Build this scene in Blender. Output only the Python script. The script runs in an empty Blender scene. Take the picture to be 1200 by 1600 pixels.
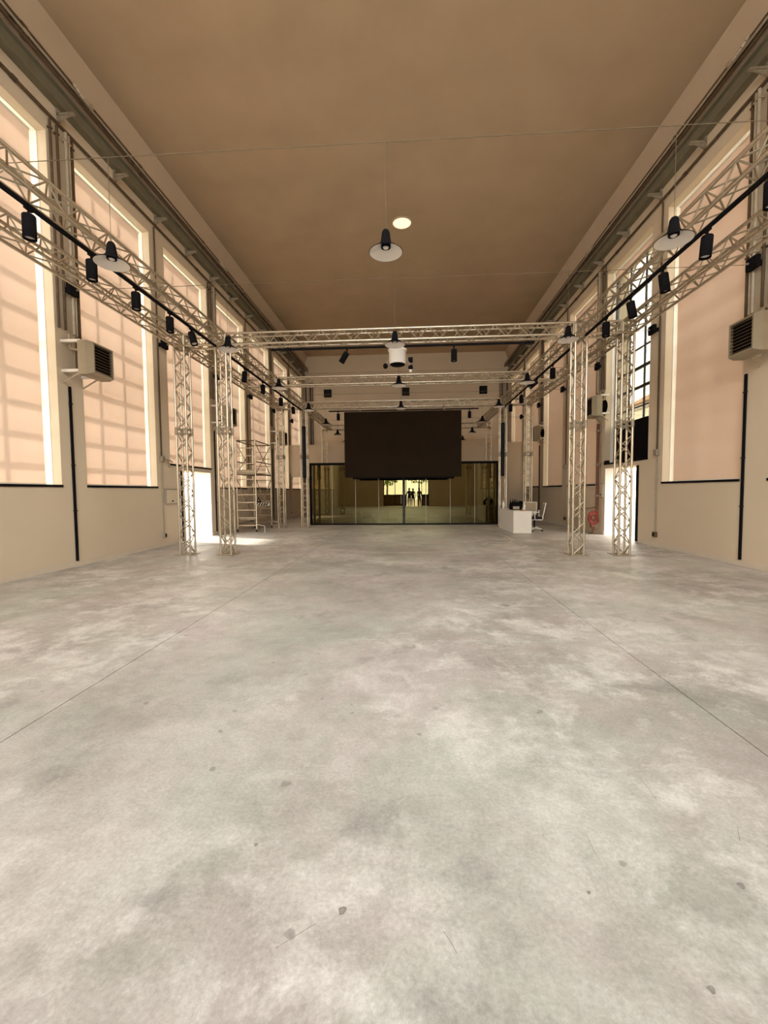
import bpy, bmesh, math, random
from mathutils import Vector, Matrix
random.seed(7)
S = bpy.context.scene
COL = S.collection

# ------------------------------------------------------------------ camera
CAM_Z = 1.45
yaw, pitch, roll = 0.060325, -0.050272, -0.008332
cyw, syw, cp, sp = math.cos(yaw), math.sin(yaw), math.cos(pitch), math.sin(pitch)
fw = Vector((-syw*cp, cyw*cp, sp)); rt = Vector((cyw, syw, 0)); up = rt.cross(fw)
cr, sr = math.cos(roll), math.sin(roll)
rt2 = cr*rt + sr*up; up2 = -sr*rt + cr*up
cam = bpy.data.cameras.new('camera'); camo = bpy.data.objects.new('camera', cam); COL.objects.link(camo)
cam.sensor_fit = 'AUTO'; cam.sensor_width = 36.0; cam.lens = 650.0/1600.0*36.0
cam.clip_start = 0.05; cam.clip_end = 300
M = Matrix((( rt2.x, up2.x, -fw.x, 0), (rt2.y, up2.y, -fw.y, 0), (rt2.z, up2.z, -fw.z, CAM_Z), (0, 0, 0, 1)))
camo.matrix_world = M
S.camera = camo

# ------------------------------------------------------------------ light
world = bpy.data.worlds.new('daylight'); S.world = world; world.use_nodes = True
bg = world.node_tree.nodes['Background']
bg.inputs['Color'].default_value = (1.0, 0.95, 0.87, 1); bg.inputs['Strength'].default_value = 7.5
sun = bpy.data.lights.new('sun', 'SUN'); suno = bpy.data.objects.new('sun', sun); COL.objects.link(suno)
sun.energy = 11.0; sun.angle = math.radians(6); sun.color = (1.0, 0.89, 0.78)
suno.rotation_euler = Vector((0.80, -0.30, -0.55)).to_track_quat('-Z', 'Y').to_euler()
suno.location = (-20, -8, 18)

def portal(x, y, z, w, h, d):
    l = bpy.data.lights.new('daylight_portal', 'AREA'); o = bpy.data.objects.new('daylight_portal', l); COL.objects.link(o)
    l.shape = 'RECTANGLE'; l.size = w; l.size_y = h; l.cycles.is_portal = True
    o.location = (x, y, z); o.rotation_euler = Vector(d).to_track_quat('-Z', 'Z').to_euler()
portal(-0.25, -3.45, 1.6, 4.5, 3.2, (0, 1, 0))
portal(6.9, 12.46, 5.3, 2.4, 5.8, (-1, 0, 0))
portal(-0.25, -3.45, 6.5, 7.5, 5.0, (0, 1, 0))  # sampling portal at the added gable window

# added fill light standing in for sky, outside an added, unseen gable window
gl = bpy.data.lights.new('gable_fill_light', 'AREA'); glo = bpy.data.objects.new('gable_fill_light', gl); COL.objects.link(glo)
gl.shape = 'RECTANGLE'; gl.size = 7.3; gl.size_y = 4.8; gl.energy = 1150; gl.color = (0.86, 0.93, 1.0)
glo.location = (-0.25, -4.1, 6.5); glo.rotation_euler = Vector((0, 1, -1.7)).to_track_quat('-Z', 'Z').to_euler()

vs = S.view_settings
vs.view_transform = 'Standard'; vs.look = 'None'; vs.gamma = 1.0; vs.use_curve_mapping = False
vs.exposure = 0.08
S.cycles.max_bounces = 10; S.cycles.diffuse_bounces = 6; S.cycles.transparent_max_bounces = 16

# ------------------------------------------------------------------ materials
def nmat(name):
    m = bpy.data.materials.new(name); m.use_nodes = True
    nt = m.node_tree
    return m, nt, nt.nodes['Principled BSDF'], nt.nodes['Material Output']
def plain(name, col, rough=0.6, metal=0.0, var=0.06, scale=6.0, bump=0.0, spec=0.5):
    m, nt, b, o = nmat(name)
    n = nt.nodes.new('ShaderNodeTexNoise'); n.inputs['Scale'].default_value = scale; n.inputs['Detail'].default_value = 5
    g = nt.nodes.new('ShaderNodeNewGeometry'); nt.links.new(g.outputs['Position'], n.inputs['Vector'])
    r = nt.nodes.new('ShaderNodeValToRGB')
    r.color_ramp.elements[0].position = 0.3; r.color_ramp.elements[1].position = 0.7
    r.color_ramp.elements[0].color = tuple(max(0, c*(1-var)) for c in col)+(1,)
    r.color_ramp.elements[1].color = tuple(min(1, c*(1+var)) for c in col)+(1,)
    nt.links.new(n.outputs['Fac'], r.inputs['Fac']); nt.links.new(r.outputs['Color'], b.inputs['Base Color'])
    b.inputs['Roughness'].default_value = rough; b.inputs['Metallic'].default_value = metal
    b.inputs['Specular IOR Level'].default_value = spec
    if bump:
        bp = nt.nodes.new('ShaderNodeBump'); bp.inputs['Strength'].default_value = bump; bp.inputs['Distance'].default_value = 0.01
        n2 = nt.nodes.new('ShaderNodeTexNoise'); n2.inputs['Scale'].default_value = scale*12; n2.inputs['Detail'].default_value = 4
        nt.links.new(g.outputs['Position'], n2.inputs['Vector'])
        nt.links.new(n2.outputs['Fac'], bp.inputs['Height']); nt.links.new(bp.outputs['Normal'], b.inputs['Normal'])
    return m

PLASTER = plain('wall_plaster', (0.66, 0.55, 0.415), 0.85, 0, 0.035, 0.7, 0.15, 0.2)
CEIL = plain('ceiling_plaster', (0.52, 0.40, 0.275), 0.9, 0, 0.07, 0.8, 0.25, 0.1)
CORN = plain('cornice_plaster', (0.58, 0.46, 0.34), 0.85, 0, 0.04, 1.5, 0.1, 0.2)
SKIRT = plain('skirting_paint', (0.64, 0.55, 0.44), 0.6, 0, 0.03, 4)
DAYLIT = plain('daylit_reveal', (0.88, 0.85, 0.78), 0.6, 0, 0.02, 4)  # whiter than the plaster, to paint daylight onto the window jambs
WHITE = plain('white_paint', (0.78, 0.74, 0.68), 0.5, 0, 0.02, 4)
ALU = plain('brushed_aluminium', (0.66, 0.58, 0.46), 0.34, 0.95, 0.08, 20)
SHADED_BRACE = plain('shaded_brace_aluminium', (0.42, 0.35, 0.25), 0.5, 0.7, 0.1, 20)  # darker aluminium: shade on the braces put into the colour
STEEL = plain('dull_steel', (0.38, 0.32, 0.24), 0.55, 0.5, 0.15, 15)
OLIVE = plain('olive_grey_steel', (0.20, 0.175, 0.115), 0.7, 0.1, 0.12, 5)
DARKP = plain('dark_brown_pipe', (0.11, 0.07, 0.04), 0.7, 0.0, 0.15, 12, 0, 0.25)
WIRE = plain('brown_wire', (0.16, 0.115, 0.07), 0.8, 0, 0.1, 12, 0, 0.2)
TANP = plain('beige_painted_pipe', (0.45, 0.37, 0.27), 0.55, 0.1, 0.1, 12)
BLACK = plain('black_powder_coat', (0.008, 0.007, 0.008), 0.8, 0, 0.2, 30, 0, 0.06)
RUBBER = plain('black_rubber', (0.015, 0.014, 0.014), 0.8, 0, 0.2, 30, 0, 0.2)
SCREEN = plain('dark_brown_screen', (0.014, 0.0065, 0.0015), 0.75, 0, 0.15, 2, 0, 0.15)
BEIGE = plain('heater_beige_enamel', (0.32, 0.265, 0.18), 0.5, 0, 0.05, 6)
RED = plain('fire_red_paint', (0.28, 0.03, 0.02), 0.5, 0, 0.15, 12)
RUST = plain('red_brown_standpipe', (0.16, 0.055, 0.03), 0.55, 0.1, 0.2, 8)
GREYP = plain('grey_plastic', (0.36, 0.31, 0.25), 0.6, 0, 0.08, 10)
FRAME = plain('window_black_steel', (0.02, 0.018, 0.015), 0.5, 0.2, 0.2, 10)
MESHF = plain('tan_mesh_fabric', (0.38, 0.30, 0.20), 0.8, 0, 0.15, 60)
LOBBY_SHADE = plain('lobby_shade', (0.10, 0.085, 0.045), 0.8, 0, 0.1, 1.5)  # dark colour stands for the unlit room behind the glass
WOOD = plain('brown_wood_panel', (0.16, 0.09, 0.03), 0.6, 0, 0.2, 3)
GROUND = plain('pale_yard_paving', (0.42, 0.40, 0.36), 0.9, 0, 0.12, 0.8)
FACADE = plain('cream_facade', (0.72, 0.66, 0.52), 0.9, 0, 0.05, 1.2)
ROOFT = plain('terracotta_tile', (0.40, 0.22, 0.12), 0.9, 0, 0.2, 3)
LEAF = plain('green_leaf', (0.16, 0.22, 0.03), 0.7, 0, 0.35, 3)
BARK = plain('bark', (0.12, 0.08, 0.05), 0.9, 0, 0.3, 8)
SKIN = plain('skin', (0.45, 0.28, 0.20), 0.6, 0, 0.05, 10)
CLOTHA = plain('dark_navy_cloth', (0.03, 0.035, 0.05), 0.9, 0, 0.2, 20)
CLOTHB = plain('dark_grey_cloth', (0.06, 0.055, 0.05), 0.9, 0, 0.2, 20)
CLOTHC = plain('brown_cloth', (0.10, 0.06, 0.04), 0.9, 0, 0.2, 20)
HAIR = plain('dark_hair', (0.02, 0.014, 0.01), 0.7, 0, 0.2, 40)
PAPER = plain('paper', (0.75, 0.70, 0.62), 0.8, 0, 0.03, 20)
PINK = plain('red_folder', (0.55, 0.22, 0.15), 0.7, 0, 0.1, 20)
REFL = plain('white_enamel', (0.82, 0.76, 0.70), 0.45, 0, 0.02, 5)

def emis(name, col, s):
    m, nt, b, o = nmat(name)
    b.inputs['Base Color'].default_value = col+(1,)
    b.inputs['Emission Color'].default_value = col+(1,); b.inputs['Emission Strength'].default_value = s
    return m
LAMP = emis('skylight_glow', (1.0, 0.80, 0.50), 1.2)

def glass(name, tint, refl, rough=0.0, gcol=(0.95, 0.95, 0.9)):
    m, nt, b, o = nmat(name); nt.nodes.remove(b)
    t = nt.nodes.new('ShaderNodeBsdfTransparent'); t.inputs['Color'].default_value = tint+(1,)
    g = nt.nodes.new('ShaderNodeBsdfGlossy'); g.inputs['Roughness'].default_value = rough
    g.inputs['Color'].default_value = gcol+(1,)
    lw = nt.nodes.new('ShaderNodeLayerWeight'); lw.inputs['Blend'].default_value = 0.25
    mp = nt.nodes.new('ShaderNodeMapRange'); mp.inputs['To Min'].default_value = refl; mp.inputs['To Max'].default_value = 0.9
    nt.links.new(lw.outputs['Fresnel'], mp.inputs['Value'])
    mx = nt.nodes.new('ShaderNodeMixShader'); nt.links.new(mp.outputs['Result'], mx.inputs['Fac'])
    nt.links.new(t.outputs[0], mx.inputs[1]); nt.links.new(g.outputs[0], mx.inputs[2]); nt.links.new(mx.outputs[0], o.inputs['Surface'])
    return m
PANE = glass('window_glass', (0.94, 0.95, 0.92), 0.03)
TINT = glass('olive_tinted_glass', (0.36, 0.34, 0.17), 0.22, 0.0, (0.64, 0.57, 0.30))

def blind_mat(name, col, trans):
    m, nt, b, o = nmat(name); nt.nodes.remove(b)
    w = nt.nodes.new('ShaderNodeTexWave'); w.inputs['Scale'].default_value = 120; w.bands_direction = 'Z'; w.inputs['Distortion'].default_value = 1.5
    g = nt.nodes.new('ShaderNodeNewGeometry'); nt.links.new(g.outputs['Position'], w.inputs['Vector'])
    r = nt.nodes.new('ShaderNodeValToRGB')
    r.color_ramp.elements[0].color = tuple(c*0.95 for c in col)+(1,); r.color_ramp.elements[1].color = col+(1,)
    nt.links.new(w.outputs['Fac'], r.inputs['Fac'])
    d = nt.nodes.new('ShaderNodeBsdfDiffuse'); t = nt.nodes.new('ShaderNodeBsdfTranslucent')
    nt.links.new(r.outputs['Color'], d.inputs['Color']); nt.links.new(r.outputs['Color'], t.inputs['Color'])
    mx = nt.nodes.new('ShaderNodeMixShader'); mx.inputs['Fac'].default_value = trans
    nt.links.new(d.outputs[0], mx.inputs[1]); nt.links.new(t.outputs[0], mx.inputs[2]); nt.links.new(mx.outputs[0], o.inputs['Surface'])
    return m
BLIND = blind_mat('beige_blind_fabric', (0.83, 0.625, 0.50), 0.135)

def concrete():
    m, nt, b, o = nmat('polished_concrete'); L = nt.links
    g = nt.nodes.new('ShaderNodeNewGeometry')
    def noise(s, d=6, r=0.6, dist=0.0, off=(0, 0, 0)):
        mpn = nt.nodes.new('ShaderNodeMapping'); mpn.inputs['Location'].default_value = off
        L.new(g.outputs['Position'], mpn.inputs['Vector'])
        n = nt.nodes.new('ShaderNodeTexNoise'); n.inputs['Scale'].default_value = s; n.inputs['Detail'].default_value = d
        n.inputs['Roughness'].default_value = r; n.inputs['Distortion'].default_value = dist
        L.new(mpn.outputs['Vector'], n.inputs['Vector']); return n.outputs['Fac']
    def ramp(f, stops):
        r = nt.nodes.new('ShaderNodeValToRGB'); e = r.color_ramp.elements
        e[0].position, e[0].color = stops[0][0], stops[0][1]+(1,)
        e[1].position, e[1].color = stops[-1][0], stops[-1][1]+(1,)
        for p, c in stops[1:-1]:
            x = e.new(p); x.color = c+(1,)
        L.new(f, r.inputs['Fac']); return r.outputs['Color']
    def mix(a, bb, f, mode='MIX'):
        x = nt.nodes.new('ShaderNodeMix'); x.data_type = 'RGBA'; x.blend_type = mode
        if isinstance(f, float): x.inputs[0].default_value = f
        else: L.new(f, x.inputs[0])
        for v, i in ((a, 6), (bb, 7)):
            if isinstance(v, tuple): x.inputs[i].default_value = v+(1,)
            else: L.new(v, x.inputs[i])
        return x.outputs[2]
    base = ramp(noise(0.55, 8, 0.66, 0.15), [(0.30, (0.34, 0.32, 0.285)), (0.44, (0.47, 0.45, 0.415)), (0.56, (0.57, 0.55, 0.515)), (0.70, (0.67, 0.65, 0.61))])
    hue = ramp(noise(0.9, 4, 0.6, 0.3, (9, 4, 2)), [(0.36, (0.96, 1.02, 1.0)), (0.5, (1, 1, 1)), (0.64, (1.03, 0.98, 1.03))])
    c = mix(base, hue, 1.0, 'MULTIPLY')
    scuff = ramp(noise(2.2, 10, 0.74, 0.25, (3, 1, 7)), [(0.47, (0, 0, 0)), (0.60, (1, 1, 1))])
    mask = ramp(noise(0.35, 3, 0.5, 0.4, (5, 11, 1)), [(0.40, (0, 0, 0)), (0.56, (1, 1, 1))])
    sm = mix(scuff, mask, 1.0, 'MULTIPLY')
    c = mix(c, (0.80, 0.785, 0.755), mix((0, 0, 0), sm, 0.75))
    dark = ramp(noise(1.6, 9, 0.72, 0.2, (1, 8, 3)), [(0.30, (1, 1, 1)), (0.44, (0, 0, 0))])
    c = mix(c, (0.30, 0.29, 0.275), mix((0, 0, 0), dark, 0.75))
    spots = ramp(noise(9.0, 2, 0.4, 0, (2, 2, 2)), [(0.235, (1, 1, 1)), (0.27, (0, 0, 0))])
    c = mix(c, (0.22, 0.21, 0.20), mix((0, 0, 0), spots, 0.55))
    mid = ramp(noise(7.5, 8, 0.75, 0.1, (4, 7, 9)), [(0.32, (0.84, 0.83, 0.815)), (0.66, (1.06, 1.055, 1.06))])
    c = mix(c, mid, 1.0, 'MULTIPLY')
    fine = ramp(noise(60, 5, 0.75), [(0.32, (0.80, 0.795, 0.78)), (0.66, (1.08, 1.08, 1.08))])
    c = mix(c, fine, 1.0, 'MULTIPLY')
    L.new(c, b.inputs['Base Color'])
    rr = ramp(noise(1.3, 6, 0.6, 0.3), [(0.3, (0.38, 0.38, 0.38)), (0.7, (0.58, 0.58, 0.58))])
    L.new(rr, b.inputs['Roughness']); b.inputs['Specular IOR Level'].default_value = 0.4
    bp = nt.nodes.new('ShaderNodeBump'); bp.inputs['Strength'].default_value = 0.12; bp.inputs['Distance'].default_value = 0.004
    L.new(noise(30, 6, 0.7), bp.inputs['Height']); L.new(bp.outputs['Normal'], b.inputs['Normal'])
    return m
CONC = concrete()
RING = plain('pale_floor_ring', (0.62, 0.57, 0.49), 0.55, 0, 0.12, 3)
STAIN = plain('grey_stain', (0.27, 0.25, 0.225), 0.6, 0, 0.25, 60)
JOINT = plain('joint_filler', (0.20, 0.185, 0.165), 0.9, 0, 0.2, 9)

# ------------------------------------------------------------------ mesh helpers
class MB:
    def __init__(s): s.v = []; s.f = []; s.mi = []; s.k = 0; s.sm = []
    def add(s, vs_, fs, smooth=False):
        n = len(s.v); s.v += [tuple(p) for p in vs_]
        for f in fs: s.f.append(tuple(i+n for i in f)); s.mi.append(s.k); s.sm.append(smooth)
        return s
    def box(s, x0, x1, y0, y1, z0, z1):
        x0, x1 = sorted((x0, x1)); y0, y1 = sorted((y0, y1)); z0, z1 = sorted((z0, z1))
        return s.add([(x0,y0,z0),(x1,y0,z0),(x1,y1,z0),(x0,y1,z0),(x0,y0,z1),(x1,y0,z1),(x1,y1,z1),(x0,y1,z1)],
              [(0,3,2,1),(4,5,6,7),(0,1,5,4),(1,2,6,5),(2,3,7,6),(3,0,4,7)])
    def bevbox(s, x0, x1, y0, y1, z0, z1, b):
        x0, x1 = sorted((x0, x1)); y0, y1 = sorted((y0, y1)); z0, z1 = sorted((z0, z1))
        bm = bmesh.new(); bmesh.ops.create_cube(bm, size=1)
        for v in bm.verts: v.co = Vector(((x0+x1)/2+v.co.x*(x1-x0), (y0+y1)/2+v.co.y*(y1-y0), (z0+z1)/2+v.co.z*(z1-z0)))
        bmesh.ops.bevel(bm, geom=list(bm.edges), offset=b, segments=2, affect='EDGES', profile=0.5)
        bm.verts.index_update(); s.add([v.co[:] for v in bm.verts], [[v.index for v in f.verts] for f in bm.faces]); bm.free(); return s
    def tube(s, p, q, r, n=8, r2=None, caps=True):
        p, q = Vector(p), Vector(q); d = (q-p)
        if d.length < 1e-7: return s
        a = d.normalized().orthogonal().normalized(); b = d.normalized().cross(a); r2 = r if r2 is None else r2
        vs_ = []
        for c, rr in ((p, r), (q, r2)):
            for i in range(n):
                t = 2*math.pi*i/n; vs_.append(c+(a*math.cos(t)+b*math.sin(t))*rr)
        s.add(vs_, [(i, (i+1) % n, n+(i+1) % n, n+i) for i in range(n)], n > 5)
        if caps: s.add(vs_, [tuple(range(n))[::-1], tuple(range(n, 2*n))])
        return s
    def path(s, pts, r, n=8):
        for a, b in zip(pts, pts[1:]): s.tube(a, b, r, n)
        return s
    def lathe(s, c, prof, n=24, axis='Z'):
        c = Vector(c); vs_ = []; m = len(prof)
        for r, h in prof:
            for i in range(n):
                t = 2*math.pi*i/n; x, y = r*math.cos(t), r*math.sin(t)
                vs_.append(c+Vector({'Z': (x, y, h), 'Y': (x, h, y), 'X': (h, x, y)}[axis]))
        fs = [(j*n+i, j*n+(i+1) % n, (j+1)*n+(i+1) % n, (j+1)*n+i) for j in range(m-1) for i in range(n)]
        return s.add(vs_, fs, True)
    def disc(s, c, r, n=24):
        return s.add([(c[0]+r*math.cos(2*math.pi*i/n), c[1]+r*math.sin(2*math.pi*i/n), c[2]) for i in range(n)], [tuple(range(n))])
    def quad(s, a, b, c, d): return s.add([a, b, c, d], [(0, 1, 2, 3)])
    def torus(s, c, R_, r, axis='Z', n=24, m=8, sx=1, sy=1):
        vs_ = []; c = Vector(c)
        for i in range(n):
            t = 2*math.pi*i/n
            for j in range(m):
                u = 2*math.pi*j/m; rr = R_+r*math.cos(u); x, y, h = rr*math.cos(t)*sx, rr*math.sin(t)*sy, r*math.sin(u)
                vs_.append(c+Vector({'Z': (x, y, h), 'Y': (x, h, y), 'X': (h, x, y)}[axis]))
        return s.add(vs_, [(i*m+j, ((i+1) % n)*m+j, ((i+1) % n)*m+(j+1) % m, i*m+(j+1) % m) for i in range(n) for j in range(m)], True)
    def ell(s, c, rx, ry, rz, n=14, m=10):
        vs_ = []; c = Vector(c)
        for j in range(m+1):
            u = math.pi*j/m
            for i in range(n):
                t = 2*math.pi*i/n; vs_.append(c+Vector((rx*math.sin(u)*math.cos(t), ry*math.sin(u)*math.sin(t), rz*math.cos(u))))
        return s.add(vs_, [(j*n+i, (j+1)*n+i, (j+1)*n+(i+1) % n, j*n+(i+1) % n) for j in range(m) for i in range(n)], True)
    def mesh(s, name, mats):
        me = bpy.data.meshes.new(name); me.from_pydata(s.v, [], s.f)
        for m in (mats if isinstance(mats, (list, tuple)) else [mats]): me.materials.append(m)
        me.polygons.foreach_set('material_index', s.mi); me.polygons.foreach_set('use_smooth', s.sm)
        me.update(); return me
    def build(s, name, mats, parent=None, **kw): return link(name, s.mesh(name, mats), parent, **kw)

def wloc(o):
    v = Vector((0, 0, 0))
    while o is not None: v += o.location; o = o.parent
    return v
def link(name, me, parent=None, mw=None, label=None, kind=None):
    """me holds world coordinates (or mw places it in the world); parents are never rotated or scaled"""
    o = bpy.data.objects.new(name, me); COL.objects.link(o)
    mw = mw or Matrix.Identity(4)
    if parent is not None:
        o.parent = parent; mw = Matrix.Translation(-wloc(parent)) @ mw
    o.matrix_local = mw
    if label: o['label'] = label
    if kind: o['kind'] = kind
    return o
def thing(name, label, cat, loc, group=None):
    o = bpy.data.objects.new(name, None); COL.objects.link(o); o.location = loc; o.empty_display_size = 0.1
    o['label'] = label; o['category'] = cat
    if group: o['group'] = group
    return o
def tag(o, label, cat, group=None):
    o['label'] = label; o['category'] = cat
    if group: o['group'] = group
    return o
def struct(name, parent=None, loc=(0, 0, 0)):
    o = bpy.data.objects.new(name, None); COL.objects.link(o); o.location = loc; o['kind'] = 'structure'
    if parent: o.parent = parent
    return o
UNIT = {}
def unit_tube(mat, n=6):
    k = (mat.name, n)
    if k not in UNIT: UNIT[k] = MB().tube((0, 0, 0), (0, 0, 1), 1.0, n).mesh('tube', mat)
    return UNIT[k]
def rod_m(p, q, r):
    p, q = Vector(p), Vector(q); d = q-p
    return Matrix.Translation(p) @ d.to_track_quat('Z', 'Y').to_matrix().to_4x4() @ Matrix.Diagonal((r, r, d.length, 1))
def rod(name, p, q, r, mat, parent, n=6): return link(name, unit_tube(mat, n), parent, rod_m(p, q, r))
ORD = ['nearest', 'second', 'third', 'fourth', 'fifth', 'sixth', 'seventh', 'eighth', 'ninth', 'tenth', 'eleventh', 'twelfth']

# ------------------------------------------------------------------ room dimensions
XL, XR = -6.63, 6.20
TH = 0.65
YB, YE = -3.4, 26.5            # rear wall (behind the camera) and end wall
ZC = 10.0
P0, BAY, WIN = 8.23, 3.03, 2.40
ZS, ZT, ZD = 1.61, 8.13, 2.25   # sill, head, sill above the doors
def bay(k): return P0+BAY*k, P0+BAY*k+WIN
KS = range(-3, 6)
def sd(side): return (XL, -1) if side == 'left' else (XR, 1)

# floor: slabs with sawn joints
fl = MB().box(XL-TH, XR+TH, YB-0.4, YE+0.4, -0.5, -0.02).build('floor', JOINT); fl['kind'] = 'structure'
xs = [XL-TH, -2.395, 1.93, XR+TH]; ys = [YB-0.4, 3.99, 9.35, YE+0.4]
for i in range(3):
    for j in range(3):
        g = 0.004
        MB().box(xs[i]+g, xs[i+1]-g, ys[j]+(g if j == 1 else 0), ys[j+1]-(g if j == 0 else 0), -0.02, 0.0).build('slab', CONC, fl)
ring = MB(); n = 96; R0, R1 = 3.17, 3.24
vv = []
for i in range(n):
    t = 2*math.pi*i/n
    for r_, z in ((R0, 0.0), (R0+.01, 0.0025), (R1-.01, 0.0025), (R1, 0.0)): vv.append((-0.15+r_*math.cos(t), 12.95+r_*math.sin(t), z))
ring.add(vv, [(i*4+j, i*4+j+1, ((i+1) % n)*4+j+1, ((i+1) % n)*4+j) for i in range(n) for j in range(3)])
ring.build('ring_marking', RING, fl, label='pale circle line set into the concrete before the glass')

# scratches and dark spots in the slab
MARKS = [[(-0.432, 1.228), (-0.376, 1.269), (-0.317, 1.313)], [(0.106, 1.308), (0.129, 1.271), (0.142, 1.244)], [(-1.129, 3.595), (-1.011, 3.527), (-0.887, 3.397)],
         [(0.737, 1.733), (0.733, 1.622)], [(1.152, 2.095), (1.146, 1.943)], [(1.402, 1.807), (1.349, 1.722)]]
SPOTS = [((-0.238, 1.357), 0.013), ((-0.636, 1.606), 0.008), ((1.203, 1.523), 0.012), ((0.867, 1.187), 0.010), ((0.638, 1.467), 0.006)]
def mark(pts, w):
    m = MB()
    for (ax, ay), (bx, by) in zip(pts, pts[1:]):
        d = Vector((bx-ax, by-ay, 0)); n_ = Vector((-d.y, d.x, 0)).normalized()*w
        m.quad((ax-n_.x, ay-n_.y, 0.0006), (ax+n_.x, ay+n_.y, 0.0006), (bx+n_.x, by+n_.y, 0.0006), (bx-n_.x, by-n_.y, 0.0006))
    m.build('scratch', STAIN, fl)
for p_ in MARKS: mark(p_, 0.0011)
for (x_, y_), r_ in SPOTS:
    MB().add([(x_+r_*(1+0.25*math.sin(3*a))*math.cos(a), y_+r_*1.3*(1+0.2*math.sin(2*a+1))*math.sin(a), 0.0006) for a in [2*math.pi*i/16 for i in range(16)]], [tuple(range(16))]).build('stain', STAIN, fl)

# ceiling
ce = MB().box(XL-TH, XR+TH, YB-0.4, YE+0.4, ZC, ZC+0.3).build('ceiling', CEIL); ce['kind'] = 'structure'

# side walls
for side in ('left', 'right'):
    X, s = sd(side)
    w = MB()
    xo = X+s*TH
    y = YB-0.4
    for k in KS:
        a, b = bay(k)
        w.box(X, xo, y, a, 0, ZC)                                   # pier
        w.box(X, xo, a, b, ZT, ZC)                                  # lintel
        if k == 1:
            w.box(X, xo, a, 11.66, 0, ZD); w.box(X, xo, 13.62, b, 0, ZD); w.box(X, xo, 11.66, 13.62, 2.10, ZD)
        else: w.box(X, xo, a, b, 0, ZS)
        y = b
    w.box(X, xo, y, YE+0.4, 0, ZC)
    o = w.build('wall_'+side, PLASTER); o['kind'] = 'structure'
    # sloping cornice below the ceiling
    d0, d1, z0 = 0.245, 0.03, 9.43
    c = MB(); q = []
    for yy in (YB, YE):
        q += [(X-s*d0, yy, ZC), (X-s*d1, yy, z0), (X, yy, z0), (X, yy, ZC)]
    c.add(q, [(0, 1, 5, 4), (1, 2, 6, 5), (0, 3, 2, 1), (4, 5, 6, 7)])
    o = c.build('trim_1' if side == 'left' else 'trim_2', CORN); o['kind'] = 'structure'
    # baseboard (stops at the door)
    bb = MB()
    for y0, y1 in ((YB, 11.55), (13.64, 22.88), (23.0, YE)):
        bb.box(X, X-s*0.018, y0, y1, 0, 0.085); bb.box(X, X-s*0.012, y0, y1, 0.085, 0.098)
    o = bb.build('baseboard_'+side, SKIRT); o['kind'] = 'structure'

# end wall, rear wall, partition
o = MB().box(XL, XR, YE, YE+0.4, 0, ZC).build('wall_end', PLASTER); o['kind'] = 'structure'
rw = MB()
rw.box(XL, -4.0, YB-0.4, YB, 0, ZC); rw.box(3.5, XR, YB-0.4, YB, 0, ZC)
for a_, b_ in ((-4.0, -2.4), (1.85, 3.5)): rw.box(a_, b_, YB-0.4, YB, 0, 4.0); rw.box(a_, b_, YB-0.4, YB, 9.0, ZC); rw.box(-2.4, 1.85, YB-0.4, YB, 3.2, 4.0); rw.box(-2.4, 1.85, YB-0.4, YB, 9.0, ZC)
o = rw.build('wall_rear', PLASTER); o['kind'] = 'structure'
YP = 22.9
pw = MB(); pw.box(XL, -4.75, YP, YP+0.12, 2.27, 4.04); pw.box(-4.75, XR, YP, YP+0.12, 0, 4.04)
o = pw.build('wall_partition', PLASTER); o['kind'] = 'structure'

# entrance behind the camera: glazed front, open doorway, wood panels under the side lights
d3 = struct('door_3', loc=(-0.27, YB-0.2, 0))
f = MB()
for x in (-2.4, -1.35, -0.30, 1.16, 1.79): f.box(x, x+0.06, YB-0.25, YB-0.15, 0, 3.2)
for z in (3.14, 2.55, 1.05): 
    f.box(-2.4, -0.27, YB-0.24, YB-0.16, z, z+0.06); f.box(1.2, 1.85, YB-0.24, YB-0.16, z, z+0.06)
f.box(-0.27, 1.2, YB-0.24, YB-0.16, 2.55, 2.61)
f.build('door_frame', FRAME, d3)
for x0, x1 in ((-2.34, -1.35), (-1.29, -0.30), (1.22, 1.79)):
    MB().bevbox(x0, x1, YB-0.22, YB-0.18, 0.02, 1.05, 0.01).build('wood_panel', WOOD, d3)
    MB().box(x0, x1, YB-0.203, YB-0.197, 1.11, 2.55).build('pane', PANE, d3)
    MB().box(x0, x1, YB-0.203, YB-0.197, 2.61, 3.14).build('pane', PANE, d3)
MB().box(-0.24, 1.16, YB-0.203, YB-0.197, 2.61, 3.14).build('pane', PANE, d3)

gw = struct('window_30', loc=(-0.25, YB-0.2, 4.0))  # unseen gable window, added to bring more light into the hall
f = MB()
for i in range(7): f.box(-4.0+1.25*i-0.02, -4.0+1.25*i+0.02, YB-0.24, YB-0.16, 4.0, 9.0)
for z in (4.0, 5.25, 6.5, 7.75, 8.95): f.box(-4.0, 3.5, YB-0.235, YB-0.165, z, z+0.05)
f.build('frame', FRAME, gw); MB().box(-4.0, 3.5, YB-0.203, YB-0.197, 4.05, 8.95).build('glazing', PANE, gw)

# outside
o = MB().box(-60, 60, -60, 80, -0.6, -0.52).build('ground', GROUND); o['kind'] = 'structure'

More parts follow.
